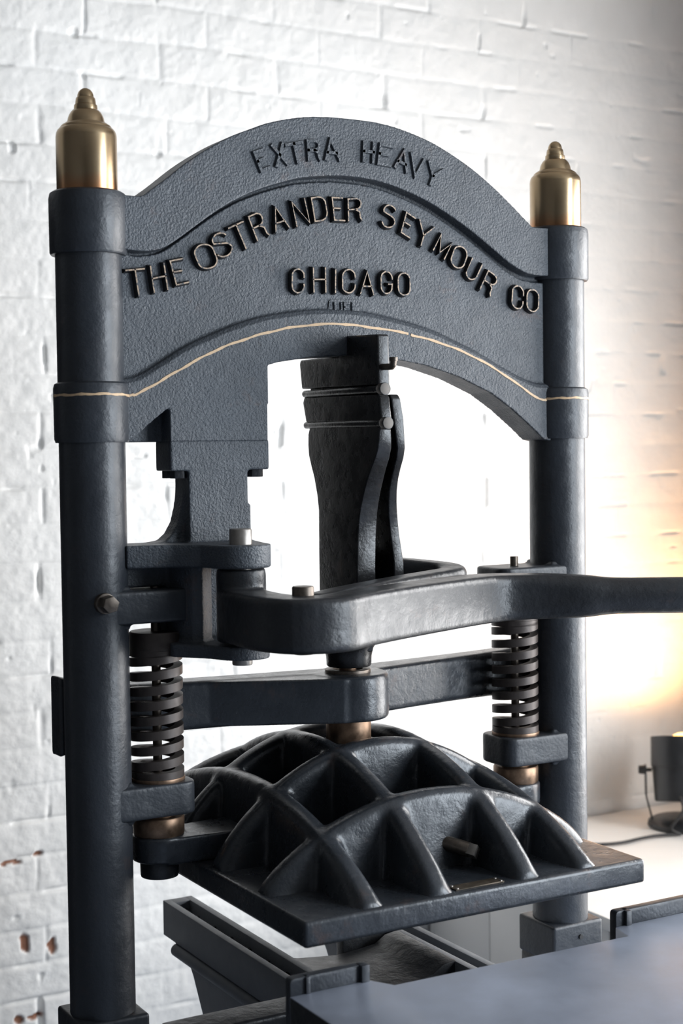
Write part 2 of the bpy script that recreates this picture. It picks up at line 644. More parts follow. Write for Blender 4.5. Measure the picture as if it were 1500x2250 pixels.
    return struct(o)


brick_wall()
struct(MB().box(X0 - 0.1, X1 + 0.12, Y0 - 0.1, Y1 + 0.1, -0.1, 0).build('floor', CONCRETE))
struct(MB().box(X0 - 0.1, X1 + 0.12, Y0 - 0.1, Y1 + 0.1, ZC, ZC + 0.1).build('ceiling', CEIL))
struct(MB().box(X0 - 0.1, X0, Y0 - 0.1, Y1 + 0.1, 0, ZC).build('wall_left', DARKWALL))
struct(MB().box(X0, X1 + 0.12, Y0 - 0.1, Y0, 0, ZC).build('wall_front', DARKWALL))
WIN = [(-1.35, 0.35), (-4.20, -2.00)]
WZ0, WZ1 = 0.58, 3.35
WTOP = (2.70, 3.35)
w = MB()
w.box(X1, X1 + 0.12, Y0, Y1 + 0.1, 0, WZ0)
w.box(X1, X1 + 0.12, Y0, Y1 + 0.1, WZ1, ZC)
w.box(X1, X1 + 0.12, WIN[0][0], WIN[0][1], WTOP[0], WZ1)
w.box(X1, X1 + 0.12, WIN[0][1], Y1 + 0.1, WZ0, WZ1)
w.box(X1, X1 + 0.12, WIN[1][1], WIN[0][0], WZ0, WZ1)
w.box(X1, X1 + 0.12, Y0, WIN[1][0], WZ0, WZ1)
struct(w.build('wall_right', PLASTER))
for i, (a, b) in enumerate(WIN):
    zt = WTOP[i]
    f = MB()
    f.box(X1 + 0.03, X1 + 0.09, a, a + 0.05, WZ0, zt).box(X1 + 0.03, X1 + 0.09, b - 0.05, b, WZ0, zt)
    f.box(X1 + 0.03, X1 + 0.09, a, b, WZ0, WZ0 + 0.05).box(X1 + 0.03, X1 + 0.09, a, b, zt - 0.05, zt)
    f.box(X1 + 0.045, X1 + 0.075, (a + b) / 2 - 0.015, (a + b) / 2 + 0.015, WZ0, zt)
    f.box(X1 + 0.045, X1 + 0.075, a, b, (WZ0 + zt) / 2 - 0.015, (WZ0 + zt) / 2 + 0.015)
    fo = struct(f.build('window_%d' % (i + 1), FRAME))
    MB().box(X1 + 0.056, X1 + 0.062, a + 0.04, b - 0.04, WZ0 + 0.04, zt - 0.04).build('glass', GLASS, fo)

# unseen dark double door, added to darken reflections on the press's left faces
dr = MB()
for a in (-2.25, -1.385):
    dr.box(a, a + 0.86, Y1 - 0.075, Y1 - 0.03, 0.01, 2.45)
dr = struct(dr.build('door_1', DOORP, bevel=0.004))
dr['label'] = 'unseen dark double door, added to darken reflections on the press'
fr = MB()
fr.box(-2.33, -2.25, Y1 - 0.09, Y1 - 0.005, 0.0, 2.53).box(-0.525, -0.455, Y1 - 0.09, Y1 - 0.005, 0.0, 2.53).box(-2.25, -0.525, Y1 - 0.09, Y1 - 0.005, 2.45, 2.53)
fr.build('door_frame', DOORP, dr, bevel=0.004)

# low white platform that runs along the brick wall
PZ = 0.53
plat = thing('platform', (1.76, 0.4, 0), 'low white painted platform along the brick wall, behind the press', 'platform')
MB().box(1.02, X1 - 0.005, -0.62, Y1 - 0.012, PZ - 0.035, PZ).build('platform_top', WHITE_PAINT, plat, bevel=0.006)
ys = [-0.60, -0.10, 0.45, 0.99, Y1 - 0.02]
for a, b in zip(ys, ys[1:]):
    MB().box(1.035, 1.055, a + 0.002, b - 0.002, 0.0, PZ - 0.035).build('side_panel', WHITE_PAINT, plat, bevel=0.002)
MB().box(1.055, X1 - 0.005, -0.605, -0.585, 0.0, PZ - 0.035).build('front_panel', WHITE_PAINT, plat, bevel=0.002)

# ------------------------------------------------------------------ the press
press = thing('printing_press', (0, 0, 0), 'black cast-iron toggle hand press with arched head and brass finials', 'printing press')
CX = 0.525          # column axes at x = -CX and +CX
CR = 0.0595

# --- head casting
TOP = [(-0.485, 2.212), (-0.465, 2.212), (-0.438, 2.213), (-0.422, 2.224), (-0.392, 2.246), (-0.349, 2.280), (-0.307, 2.308), (-0.263, 2.333),
       (-0.219, 2.352), (-0.175, 2.369), (-0.106, 2.385), (-0.037, 2.391), (0.043, 2.391), (0.105, 2.384), (0.176, 2.366), (0.226, 2.346),
       (0.277, 2.321), (0.33, 2.288), (0.382, 2.250), (0.424, 2.217), (0.437, 2.211), (0.485, 2.211)]
GRO = [(-0.485, 2.115), (-0.467, 2.115), (-0.436, 2.114), (-0.403, 2.120), (-0.374, 2.136), (-0.331, 2.167), (-0.287, 2.198), (-0.244, 2.223),
       (-0.199, 2.243), (-0.153, 2.259), (-0.108, 2.271), (-0.038, 2.280), (0.027, 2.280), (0.075, 2.274), (0.124, 2.262), (0.174, 2.245),
       (0.224, 2.222), (0.276, 2.194), (0.329, 2.161), (0.371, 2.134), (0.409, 2.117), (0.436, 2.112), (0.485, 2.111)]
LOW = [(-0.485, 1.877), (-0.465, 1.878), (-0.441, 1.886), (-0.398, 1.911), (-0.356, 1.936), (-0.313, 1.956), (-0.269, 1.974), (-0.225, 1.989),
       (-0.181, 2.000), (-0.112, 2.011), (-0.042, 2.016), (0.023, 2.014), (0.071, 2.007), (0.145, 1.993), (0.196, 1.979), (0.248, 1.960),
       (0.299, 1.940), (0.352, 1.914), (0.407, 1.890), (0.444, 1.879), (0.485, 1.877)]
SOF = [(0.485, 1.765), (0.462, 1.769), (0.433, 1.793), (0.378, 1.834), (0.326, 1.866), (0.247, 1.898), (0.170, 1.919), (0.095, 1.931),
       (0.0, 1.937), (-0.10, 1.930), (-0.165, 1.920), (-0.187, 1.914), (-0.188, 1.771), (-0.389, 1.771), (-0.389, 1.834), (-0.42, 1.811), (-0.454, 1.783), (-0.485, 1.765)]
sTOP, sGRO, sLOW = spline(TOP, 4), spline(GRO, 4), spline(LOW, 4)
h = MB()
h.prism(sTOP + SOF, 'XZ', -0.0130, 0.040)
# the panel starts a little below the band, leaving a shadow groove that widens to the right
h.prism([(x, z - (0.0068 + 0.0052 * min(1.0, max(0.0, (x + 0.30) / 0.55)))) for x, z in sGRO] + SOF, 'XZ', -0.0250, 0.0)
h.prism([(x, z + 0.0085) for x, z in sLOW] + SOF, 'XZ', -0.0312, 0.0)
h.prism([(x, z + 0.0045) for x, z in sLOW] + SOF, 'XZ', -0.0345, 0.0)
h.prism(sTOP + sGRO[::-1], 'XZ', -0.0430, 0.0)
h.prism(sLOW + SOF, 'XZ', -0.0375, 0.0)
h.box(-0.485, -0.37, 0.004, 0.036, 1.771, 1.85)
head = h.build('head_casting', IRON_HEAD, press, voxel=0.0025, smooth=1)

for sx in (-1, 1):
    c = MB().lathe([(0, 2.106), (0.0665, 2.106), (0.0690, 2.110), (0.0692, 2.205), (0.0672, 2.2145), (0.062, 2.218), (0, 2.218)], (sx * CX, 0, 0), 64)
    c.build('upper_collar', IRON_COL, head)
    c = MB().lathe([(0, 1.771), (0.0650, 1.771), (0.0672, 1.777), (0.0677, 1.868), (0.0655, 1.876), (0.0600, 1.879), (0, 1.879)], (sx * CX, 0, 0), 64)
    c.build('lower_collar', IRON_COL, head)

# gilt stripe along the lower band and around the lower collars
GOLD = [(-0.469, 1.8548), (-0.462, 1.8553), (-0.449, 1.859), (-0.416, 1.876), (-0.378, 1.897), (-0.335, 1.920), (-0.291, 1.941), (-0.248, 1.957), (-0.203, 1.971),
        (-0.158, 1.982), (-0.113, 1.990), (-0.043, 1.996), (0.0, 1.995), (0.047, 1.991), (0.120, 1.983), (0.141, 1.978), (0.196, 1.967),
        (0.248, 1.952), (0.299, 1.933), (0.352, 1.908), (0.407, 1.877), (0.45, 1.854), (0.470, 1.853)]


def ribbon(pts3, outs, mb, hw, th=0.0012):
    """thin raised paint line through 3-D points; outs are outward directions"""
    P = [Vector(p) for p in pts3]
    vs, fs = [], []
    for i, p in enumerate(P):
        t = (P[min(i + 1, len(P) - 1)] - P[max(i - 1, 0)]).normalized()
        o = Vector(outs[i]).normalized()
        s = t.cross(o).normalized()
        wd = hw * (1 + 0.30 * math.sin(i * 1.7) * math.sin(i * 0.61 + 1))
        off = s * (0.0006 * math.sin(i * 0.9 + 0.4))
        for a, b in ((-1, -1), (1, -1), (0.8, 1), (-0.8, 1)):
            vs.append(p + off + s * (wd * a) + o * (th * (0.9 if b > 0 else -1.2)))
    n = len(P)
    for i in range(n - 1):
        for j in range(4):
            l = (j + 1) % 4
            fs.append((i * 4 + j, i * 4 + l, (i + 1) * 4 + l, (i + 1) * 4 + j))
    fs += [(3, 2, 1, 0), tuple((n - 1) * 4 + j for j in range(4))]
    mb.add(vs, fs)


gs = MB()
g2 = spline(GOLD, 5)
cut = [i for i, q in enumerate(g2) if q[0] > 0.128][0]
for seg in (g2[:cut], g2[cut + 1:]):
    ribbon([(x, -0.0375, z) for x, z in seg], [(0, -1, 0)] * len(seg), gs, 0.0027)
for sx, a0, a1 in ((-1, 175, 326), (1, 214, 352)):
    an = [math.radians(a0 + (a1 - a0) * i / 30) for i in range(31)]
    ribbon([(sx * CX + 0.0677 * math.cos(a), 0.0677 * math.sin(a), 1.8555 + 0.0006 * math.sin(3 * a)) for a in an],
           [(math.cos(a), math.sin(a), 0) for a in an], gs, 0.0025)
gs.build('gilt_stripe', GILT, head, label='thin gilt stripe following the lower arch')

# raised lettering: each letter is drawn as strokes inside its own slanted box


def arc(cx, cy, rx, ry, a0, a1, n=12):
    return [(cx + rx * math.cos(math.radians(a0 + (a1 - a0) * i / n)), cy + ry * math.sin(math.radians(a0 + (a1 - a0) * i / n))) for i in range(n + 1)]


STROKES = {
    'T': [[(0, 1), (1, 1)], [(0.5, 1), (0.5, 0)]],
    'H': [[(0, 1), (0, 0)], [(1, 1), (1, 0)], [(0, 0.52), (1, 0.52)]],
    'E': [[(1, 1), (0, 1), (0, 0), (1, 0)], [(0, 0.53), (0.68, 0.53)]],
    'O': [arc(0.5, 0.68, 0.5, 0.32, 0, 180) + arc(0.5, 0.32, 0.5, 0.32, 180, 360) + [(1, 0.68)]],
    'S': [arc(0.5, 0.75, 0.46, 0.25, 20, 200, 10) + arc(0.5, 0.27, 0.5, 0.27, 75, -160, 14)],
    'R': [[(0, 0), (0, 1), (0.55, 1)] + arc(0.58, 0.75, 0.42, 0.25, 90, -90, 10) + [(0, 0.5)], [(0.55, 0.5), (0.88, 0.36), (0.92, 0.1), (1.02, 0)]],
    'A': [[(0, 0), (0.5, 1), (1, 0)], [(0.18, 0.34), (0.82, 0.34)]],
    'N': [[(0, 0), (0, 1), (1, 0), (1, 1)]],
    'D': [[(0, 0), (0, 1), (0.5, 1)] + arc(0.5, 0.7, 0.5, 0.3, 90, 0, 6) + arc(0.5, 0.3, 0.5, 0.3, 0, -90, 6) + [(0, 0)]],
    'Y': [[(0, 1), (0.5, 0.45), (1, 1)], [(0.5, 0.45), (0.5, 0)]],
    'M': [[(0, 0), (0, 1), (0.5, 0.12), (1, 1), (1, 0)]],
    'U': [[(0, 1), (0, 0.3)] + arc(0.5, 0.3, 0.5, 0.3, 180, 360, 12) + [(1, 1)]],
    'C': [arc(0.5, 0.70, 0.5, 0.30, -10, 180, 12) + arc(0.5, 0.30, 0.5, 0.30, 180, 370, 12)],
    'G': [arc(0.5, 0.70, 0.5, 0.30, -5, 180, 12) + arc(0.5, 0.30, 0.5, 0.30, 180, 360, 12) + [(1, 0.44), (0.68, 0.44)]],
    'I': [[(0.5, 1), (0.5, 0)]],
    'X': [[(0, 1), (1, 0)], [(1, 1), (0, 0)]],
    'V': [[(0, 1), (0.5, 0), (1, 1)]],
    'F': [[(1, 1), (0, 1), (0, 0)], [(0, 0.53), (0.7, 0.53)]],
    'L': [[(0, 1), (0, 0), (1, 0)]],
}


def ridge(mb, pts, ybase, ytop, hb, htp, gold):
    """a cast letter stroke: flared sides, narrow crest"""
    P = [Vector((a, b)) for a, b in pts]
    closed = (P[0] - P[-1]).length < 1e-5
    if closed:
        P = P[:-1]
    n = len(P)
    vs, fs, mi = [], [], []
    for i in range(n):
        pa = P[i - 1] if (i > 0 or closed) else None
        pb = P[(i + 1) % n] if (i < n - 1 or closed) else None
        d0 = (P[i] - pa).normalized() if pa is not None else None
        d1 = (pb - P[i]).normalized() if pb is not None else None
        d0 = d0 or d1
        d1 = d1 or d0
        t = (d0 + d1)
        t = t.normalized() if t.length > 1e-3 else d0
        nn = Vector((-t.y, t.x))
        k = 1 / max(0.62, t.dot(d0))
        ext = Vector((0, 0))
        for (hw, y) in ((hb, ybase), (htp, ytop)):
            e = Vector((0, 0))
            if pa is None:
                e = -d1 * hw
            if pb is None:
                e = d0 * hw
            for sg in (-1, 1):
                q = P[i] + e + nn * (sg * hw * k)
                vs.append((q.x, y, q.y))
    m = n if closed else n - 1
    for i in range(m):
        a, b = i * 4, ((i + 1) % n) * 4
        fs += [(a, b, b + 2, a + 2), (a + 3, b + 3, b + 1, a + 1), (a + 2, b + 2, b + 3, a + 3), (a + 1, b + 1, b, a)]
        mi += [0, 0, gold, 0]
    if not closed:
        e = (n - 1) * 4
        fs += [(0, 2, 3, 1), (e + 1, e + 3, e + 2, e)]
        mi += [0, 0]
    o = len(mb.v)
    mb.v += vs
    mb.f += [tuple(i + o for i in f) for f in fs]
    mb.mi += mi


def words(name, lst, mats, ybase, ytop, hb, htp, gold, label, jit=0.0008):
    mb = MB()
    for ch, bl, br, tl in lst:
        bl, br, tl = Vector(bl), Vector(br), Vector(tl)
        for st in STROKES[ch]:
            pts = [bl + (br - bl) * a + (tl - bl) * b for a, b in st]
            if jit:
                pts = [q + Vector((rnd.uniform(-jit, jit), rnd.uniform(-jit, jit))) * 0.4 for q in pts]
                if (Vector(st[0]) - Vector(st[-1])).length < 1e-6:
                    pts[-1] = pts[0].copy()
            ridge(mb, [tuple(q) for q in pts], ybase, ytop, hb, htp, gold)
    return mb.build(name, mats, head, label=label, angle=25)


MAIN = [('T', (-0.4612, 2.0323), (-0.4267, 2.037), (-0.4679, 2.0788)), ('H', (-0.4139, 2.0426), (-0.3877, 2.0488), (-0.4205, 2.088)), ('E', (-0.3701, 2.0571), (-0.3454, 2.0628), (-0.3824, 2.0998)), ('O', (-0.3206, 2.0849), (-0.2832, 2.0966), (-0.3379, 2.1267)), ('S', (-0.2837, 2.1082), (-0.2527, 2.1222), (-0.302, 2.1477)), ('T', (-0.2433, 2.1245), (-0.2136, 2.1386), (-0.2632, 2.1666)), ('R', (-0.204, 2.1478), (-0.18, 2.1592), (-0.2221, 2.1902)), ('A', (-0.165, 2.1658), (-0.1364, 2.176), (-0.1799, 2.2064)), ('N', (-0.1198, 2.1792), (-0.0919, 2.1873), (-0.1299, 2.2236)), ('D', (-0.0802, 2.1906), (-0.0515, 2.1963), (-0.0875, 2.2345)), ('E', (-0.0367, 2.1959), (-0.0144, 2.1964), (-0.0416, 2.2388)), ('R', (-0.0058, 2.197), (0.0231, 2.2004), (-0.0064, 2.2387)), ('S', (0.0685, 2.1911), (0.0978, 2.1877), (0.0753, 2.2346)), ('E', (0.1144, 2.1819), (0.1346, 2.1716), (0.1274, 2.2215)), ('Y', (0.1443, 2.1652), (0.1778, 2.1525), (0.1587, 2.2083)), ('M', (0.1902, 2.1515), (0.216, 2.1346), (0.2094, 2.1836)), ('O', (0.2284, 2.1252), (0.2592, 2.1132), (0.2451, 2.1663)), ('U', (0.2648, 2.1027), (0.2894, 2.092), (0.2849, 2.1391)), ('R', (0.3029, 2.078), (0.3277, 2.0654), (0.3241, 2.1157)), ('C', (0.3819, 2.0435), (0.4101, 2.0389), (0.3858, 2.0904)), ('O', (0.4204, 2.0383), (0.4507, 2.0352), (0.4226, 2.0834))]
CITY = [('C', (-0.1319, 2.0523), (-0.1059, 2.0534), (-0.1312, 2.0975)), ('H', (-0.0848, 2.0561), (-0.0584, 2.0572), (-0.0852, 2.1013)), ('I', (-0.0425, 2.0569), (-0.0314, 2.0574), (-0.0418, 2.1009)), ('C', (-0.0213, 2.0568), (0.0072, 2.058), (-0.0207, 2.1019)), ('A', (0.0198, 2.057), (0.0491, 2.0569), (0.0205, 2.1001)), ('G', (0.0664, 2.0599), (0.0914, 2.0593), (0.067, 2.103)), ('O', (0.1058, 2.0582), (0.1335, 2.0577), (0.1064, 2.1019))]
XTRA = [('E', (-0.1991, 2.2757), (-0.1821, 2.2827), (-0.2134, 2.3077)), ('X', (-0.167, 2.2876), (-0.1443, 2.2937), (-0.176, 2.3236)), ('T', (-0.1378, 2.2943), (-0.1051, 2.3021), (-0.146, 2.3282)), ('R', (-0.0975, 2.3047), (-0.0737, 2.3076), (-0.0996, 2.3398)), ('A', (-0.0604, 2.3093), (-0.0303, 2.3104), (-0.0655, 2.3454)), ('H', (0.023, 2.3128), (0.0446, 2.3123), (0.0255, 2.3487)), ('E', (0.0567, 2.3103), (0.0827, 2.308), (0.0624, 2.3476)), ('A', (0.095, 2.3076), (0.1213, 2.2993), (0.1025, 2.3443)), ('V', (0.1266, 2.2982), (0.155, 2.287), (0.1342, 2.3361)), ('Y', (0.1614, 2.2866), (0.1937, 2.2726), (0.1752, 2.3231))]
words('raised_lettering', MAIN, [LETTER_DARK, GILT_WORN], -0.023, -0.0360, 0.0046, 0.0013, 1, 'raised black letters with worn gilt edges along the arch')
words('raised_lettering', CITY, [LETTER_DARK, GILT_WORN], -0.023, -0.0360, 0.0046, 0.0013, 1, 'raised black letters with worn gilt edges in a level row')
words('raised_lettering', XTRA, [IRON_HEAD], -0.0410, -0.0480, 0.0046, 0.0027, 0, 'raised letters painted over, on the top band')
pq = MB().prism(rounded([(-0.050, 2.018), (0.026, 2.020), (0.026, 2.047), (-0.046, 2.044)], 0.006), 'XZ', -0.0272, -0.023)
worn = [('U', (-0.035, 2.022), (-0.020, 2.022), (-0.036, 2.037)), ('F', (-0.014, 2.021), (-0.003, 2.021), (-0.014, 2.038)),
        ('L', (0.004, 2.021), (0.013, 2.021), (0.004, 2.038))]
for ch, bl, br, tl in worn:
    bl, br, tl = Vector(bl), Vector(br), Vector(tl)
    for st in STROKES[ch]:
        ridge(pq, [tuple(bl + (br - bl) * a + (tl - bl) * b) for a, b in st], -0.0265, -0.0305, 0.0028, 0.0014, 0)
pq.build('foundry_mark', [IRON_HEAD], head, label='small worn raised mark under the city name', bevel=0.0006, seg=1)

# --- columns with base block, lugs, bolt and finial
FIN = [(0, 0), (65.5, 0), (66, 4), (66, 120), (65, 128), (62.5, 134), (58.5, 138.5), (55.5, 140), (55, 143), (52, 146), (47, 148.5), (46, 150), (41, 151.5),
       (40, 156), (38.8, 162), (36.5, 168), (33, 174), (29, 178.5), (25.6, 179.2), (25.6, 184), (25, 190), (22.6, 191.6), (22, 198), (20.8, 205), (19, 207),
       (18, 207.6), (17.6, 212), (15.5, 218), (11.5, 223), (6, 226.5), (0, 227.6)]
for sx in (-1, 1):
    cx = sx * CX
    col = MB().lathe([(0, 0.70), (CR, 0.70), (CR, 2.19), (0, 2.19)], (cx, 0, 0), 72).build('column', IRON_COL, press)
    blk = MB().box(cx - 0.066, cx + 0.066, -0.063, 0.063, 0.655, 0.735)
    base = blk.build('base_block', IRON_COL, col, bevel=0.007, seg=3)
    if sx > 0:
        MB().cyl((0.53, -0.0600, 0.705), (0.53, -0.0665, 0.705), 0.0052, 0.0048, 16).build('grub_screw', RUBBER, col)
    MB().box(cx - 0.062, cx + 0.062, -0.059, 0.062, 0.0, 0.66).build('foot_post', IRON_BLK, col, bevel=0.01)
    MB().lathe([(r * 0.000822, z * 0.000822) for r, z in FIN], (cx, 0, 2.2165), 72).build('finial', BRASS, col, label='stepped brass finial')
    # lugs that guide the spring rod, cast on the inner side of the column
    for z0, z1, nm, xi in ((1.086, 1.146, 'lower_lug', 0.351), (1.443, 1.503, 'upper_lug', 0.340)):
        poly = [(sx * 0.515, -0.056), (sx * xi, -0.056), (sx * xi, 0.056), (sx * 0.515, 0.056)]
        poly = [poly[0]] + rounded(poly, 0.03)[6:18] + [poly[3]]
        lug = MB().prism(poly, 'XY', z0, z1)
        lug.box(min(sx * 0.515, sx * 0.474), max(sx * 0.515, sx * 0.474), -0.045, 0.045, z0 - 0.010, z1 + 0.009)
        lug.build(nm, IRON_COL, col, voxel=0.0032, smooth=9)
    if sx < 0:
        b = MB().cyl((-0.529, -0.055, 1.485), (-0.529, -0.066, 1.485), 0.0195, 0.0185, 24)
        b.cyl((-0.529, -0.066, 1.485), (-0.529, -0.092, 1.485), 0.0165, 0.0155, 6, phase=0.5)
        b.build('hex_bolt', STEEL_PIN, col, bevel=0.0015)

# --- return springs on their rods
for sx in (-1, 1):
    cx = sx * 0.409
    sp = MB().coil((cx, 0), 0.0325, 0.0490, 0.0160, 1.150, 1.392, 8.2).build('return_spring', SPRING, press, angle=30)
    MB().cyl((cx, 0, 1.05), (cx, 0, 1.523), 0.0085, n=20).build('spring_rod', STEEL_PIN, sp, bevel=0.0012)
    cap = MB().lathe([(0, 1.388), (0.047, 1.388), (0.0488, 1.390), (0.0488, 1.420), (0.047, 1.4225), (0, 1.4225)], (cx, 0, 0), 48)
    cap.build('spring_cap', SPRING, sp)
    hx, hy = cx + 0.0488 * math.cos(math.radians(-42)), 0.0488 * math.sin(math.radians(-42))
    MB().cyl((cx, 0, 1.407), (cx + (hx - cx) * 1.02, hy * 1.02, 1.407), 0.0045, n=14).build('pin_hole', RUBBER, sp)
    MB().ring(0.012, 0.0502, 1.1455, 1.1525, (cx, 0), 48).build('spring_washer', BRONZE, sp, bevel=0.001)
    MB().lathe([(0, 1.044), (0.0455, 1.044), (0.0475, 1.047), (0.0475, 1.076), (0.0455, 1.079), (0.03, 1.079), (0.03, 1.09), (0, 1.09)], (cx, 0, 0), 48).build('stop_collar', BRONZE, sp)

# --- bracket that carries the lever, bolted under the head
br = MB()
br.box(-0.389, -0.186, -0.037, 0.034, 1.7175, 1.7735)
br.box(-0.352, -0.231, -0.036, 0.010, 1.650, 1.72)
br.box(-0.352, -0.2265, -0.036, 0.012, 1.570, 1.652)
rib = [(-0.352, 1.713), (-0.352, 1.685), (-0.356, 1.653), (-0.364, 1.622), (-0.377, 1.600), (-0.392, 1.588), (-0.43, 1.583), (-0.475, 1.581), (-0.475, 1.505), (-0.34, 1.505), (-0.34, 1.713)]
br.prism(rib, 'XZ', -0.012, 0.030)
hub_c = (-0.297, -0.135)
up = [(-0.480, 0.035), (-0.480, -0.045), (-0.40, -0.065), (-0.36, -0.10)] + [(hub_c[0] + 0.0545 * math.cos(math.radians(a)), hub_c[1] + 0.0545 * math.sin(math.radians(a))) for a in range(195, 366, 12)] + [(-0.225, -0.06), (-0.205, 0.035)]
br.prism(up, 'XY', 1.5425, 1.5845)
lo = [(-0.400, 0.035), (-0.400, -0.06), (-0.355, -0.12)] + [(hub_c[0] + 0.050 * math.cos(math.radians(a)), hub_c[1] + 0.050 * math.sin(math.radians(a))) for a in range(200, 366, 12)] + [(-0.235, -0.05), (-0.235, 0.035)]
br.prism(lo, 'XY', 1.379, 1.404)
br.box(-0.400, -0.235, 0.0, 0.035, 1.38, 1.56)
br.prism([(-0.395, 0.01), (-0.366, -0.070), (-0.350, -0.082), (-0.318, -0.054), (-0.318, 0.01)], 'XY', 1.385, 1.56)
bracket = br.build('lever_bracket', IRON_HEAD, press, voxel=0.0032, smooth=3)
for x, y in ((-0.366, -0.018), (-0.208, -0.018), (-0.366, 0.018), (-0.208, 0.018)):
    MB().cyl((x, y, 1.7215), (x, y, 1.7035), 0.0155, n=6, phase=0.3).build('hex_bolt', IRON_BLK, bracket, bevel=0.0012)
pin = MB().lathe([(0, 1.366), (0.0175, 1.366), (0.0185, 1.368), (0.0185, 1.50), (0.0205, 1.50), (0.0205, 1.6105), (0.019, 1.6125), (0, 1.6125)], (hub_c[0], hub_c[1], 0), 40)
pin.build('pivot_pin', STEEL_BRT, bracket, label='bright steel pivot pin')

# --- the pull lever
LZ = 1.458
cl = [(-0.300, -0.135), (-0.312, -0.215), (-0.314, -0.285), (-0.292, -0.346), (-0.234, -0.359), (-0.168, -0.322), (-0.06, -0.268), (0.09, -0.203),
      (0.200, -0.164), (0.270, -0.160), (0.335, -0.190), (0.400, -0.240), (0.455, -0.275), (0.557, -0.335), (0.72, -0.430), (0.92, -0.545)]
wd = [0.086, 0.086, 0.086, 0.086, 0.084, 0.080, 0.078, 0.078, 0.080, 0.084, 0.084, 0.080, 0.071, 0.070, 0.070, 0.068]
hh = [0.094, 0.094, 0.094, 0.094, 0.094, 0.094, 0.094, 0.094, 0.093, 0.090, 0.088, 0.084, 0.073, 0.072, 0.071, 0.069]
rr = [0.012, 0.012, 0.012, 0.013, 0.013, 0.012, 0.011, 0.011, 0.012, 0.016, 0.022, 0.032, 0.036, 0.036, 0.036, 0.034]
full = spline([(x, y, LZ, a, b, c) for (x, y), a, b, c in zip(cl, wd, hh, rr)], 6)
lv = MB().sweep([q[:3] for q in full], [q[3] for q in full], [q[4] for q in full], [q[5] for q in full], cs=5)
lv.lathe([(0, 1.408), (0.0440, 1.408), (0.0455, 1.412), (0.0450, 1.530), (0.0435, 1.5405), (0, 1.538)], (hub_c[0], hub_c[1], 0), 48)
lever = lv.build('pull_lever', IRON_BLK, press, voxel=0.0034, smooth=6)
MB().lathe([(0, 1.404), (0.018, 1.404), (0.019, 1.406), (0.019, 1.518), (0.0175, 1.5205), (0, 1.5205)], (-0.271, -0.322, 0), 32).build('link_pin', STEEL_PIN, lever)

# --- link from the lever round to the toggle knee
lk = spline([(-0.235, -0.30, 1.462), (-0.12, -0.225, 1.464), (0.03, -0.150, 1.468), (0.13, -0.118, 1.472), (0.185, -0.098, 1.475), (0.200, -0.060, 1.480), (0.180, -0.020, 1.484), (0.13, 0.030, 1.490), (0.08, 0.055, 1.495), (0.03, 0.06, 1.495)], 6)
MB().sweep(lk, 0.056, 0.084, 0.012).build('toggle_link', IRON_BLK, press, voxel=0.0034, smooth=4)

# --- toggle: head block, knuckle block, two legs, knuckle pins
tb = MB()
tb.prism([(-0.030, 1.974), (-0.150, 1.969), (-0.152, 1.873), (0.152, 1.878), (0.160, 1.930), (0.156, 1.938), (-0.030, 1.938)], 'YZ', -0.014, 0.013)
toggle_head = tb.build('toggle_head_block', IRON_TOG, press, bevel=0.0045, seg=3)
oc = MB().tube([(-0.003, -0.148, 1.9075), (-0.003, -0.176, 1.9065), (-0.003, -0.185, 1.9065), (-0.003, -0.190, 1.910), (-0.003, -0.191, 1.917), (-0.003, -0.191, 1.921)], 0.0062, 14)
oc.cyl((-0.003, -0.191, 1.916), (-0.003, -0.191, 1.9235), 0.0078, n=16)
oc.build('oil_cup', STEEL_PIN, toggle_head, bevel=0.0008)
kb = MB().prism([(0.141, 1.862), (-0.150, 1.857), (-0.155, 1.850), (-0.163, 1.806), (-0.158, 1.803), (0.135, 1.809), (0.148, 1.850)], 'YZ', lambda z: -0.014, lambda z: 0.010)
kb.box(-0.006, 0.008, -0.140, 0.130, 1.790, 1.880)
kb.build('knuckle_block', IRON_TOG, press, bevel=0.004, seg=3)
for y, z, x in ((-0.176, 1.8655, -0.0125), (-0.181, 1.8015, -0.010)):
    MB().cyl((x, 0.140, z + 0.002), (x, y + 0.012, z), 0.0072, n=20).cyl((x, y + 0.016, z), (x, y, z), 0.0112, 0.0122, n=24, mi=1).build('knuckle_pin', [IRON_TOG, PIN_DULL], press, bevel=0.0015)
front = [(-0.155, 1.790), (-0.153, 1.772), (-0.149, 1.754), (-0.138, 1.735), (-0.123, 1.716), (-0.108, 1.694), (-0.096, 1.672), (-0.086, 1.650), (-0.078, 1.628), (-0.073, 1.605), (-0.070, 1.583), (-0.067, 1.53), (-0.066, 1.477), (-0.062, 1.40), (-0.050, 1.355)]
back = [(0.050, 1.355), (0.075, 1.40), (0.087, 1.47), (0.087, 1.55), (0.086, 1.632), (0.091, 1.660), (0.103, 1.696), (0.116, 1.722), (0.125, 1.743), (0.127, 1.762), (0.126, 1.785), (0.119, 1.800), (0.10, 1.803)]
leg = [(-0.148, 1.797)] + front + back


def interp(z, tab):
    return float(np.interp(z, [a for a, b in tab], [b for a, b in tab]))


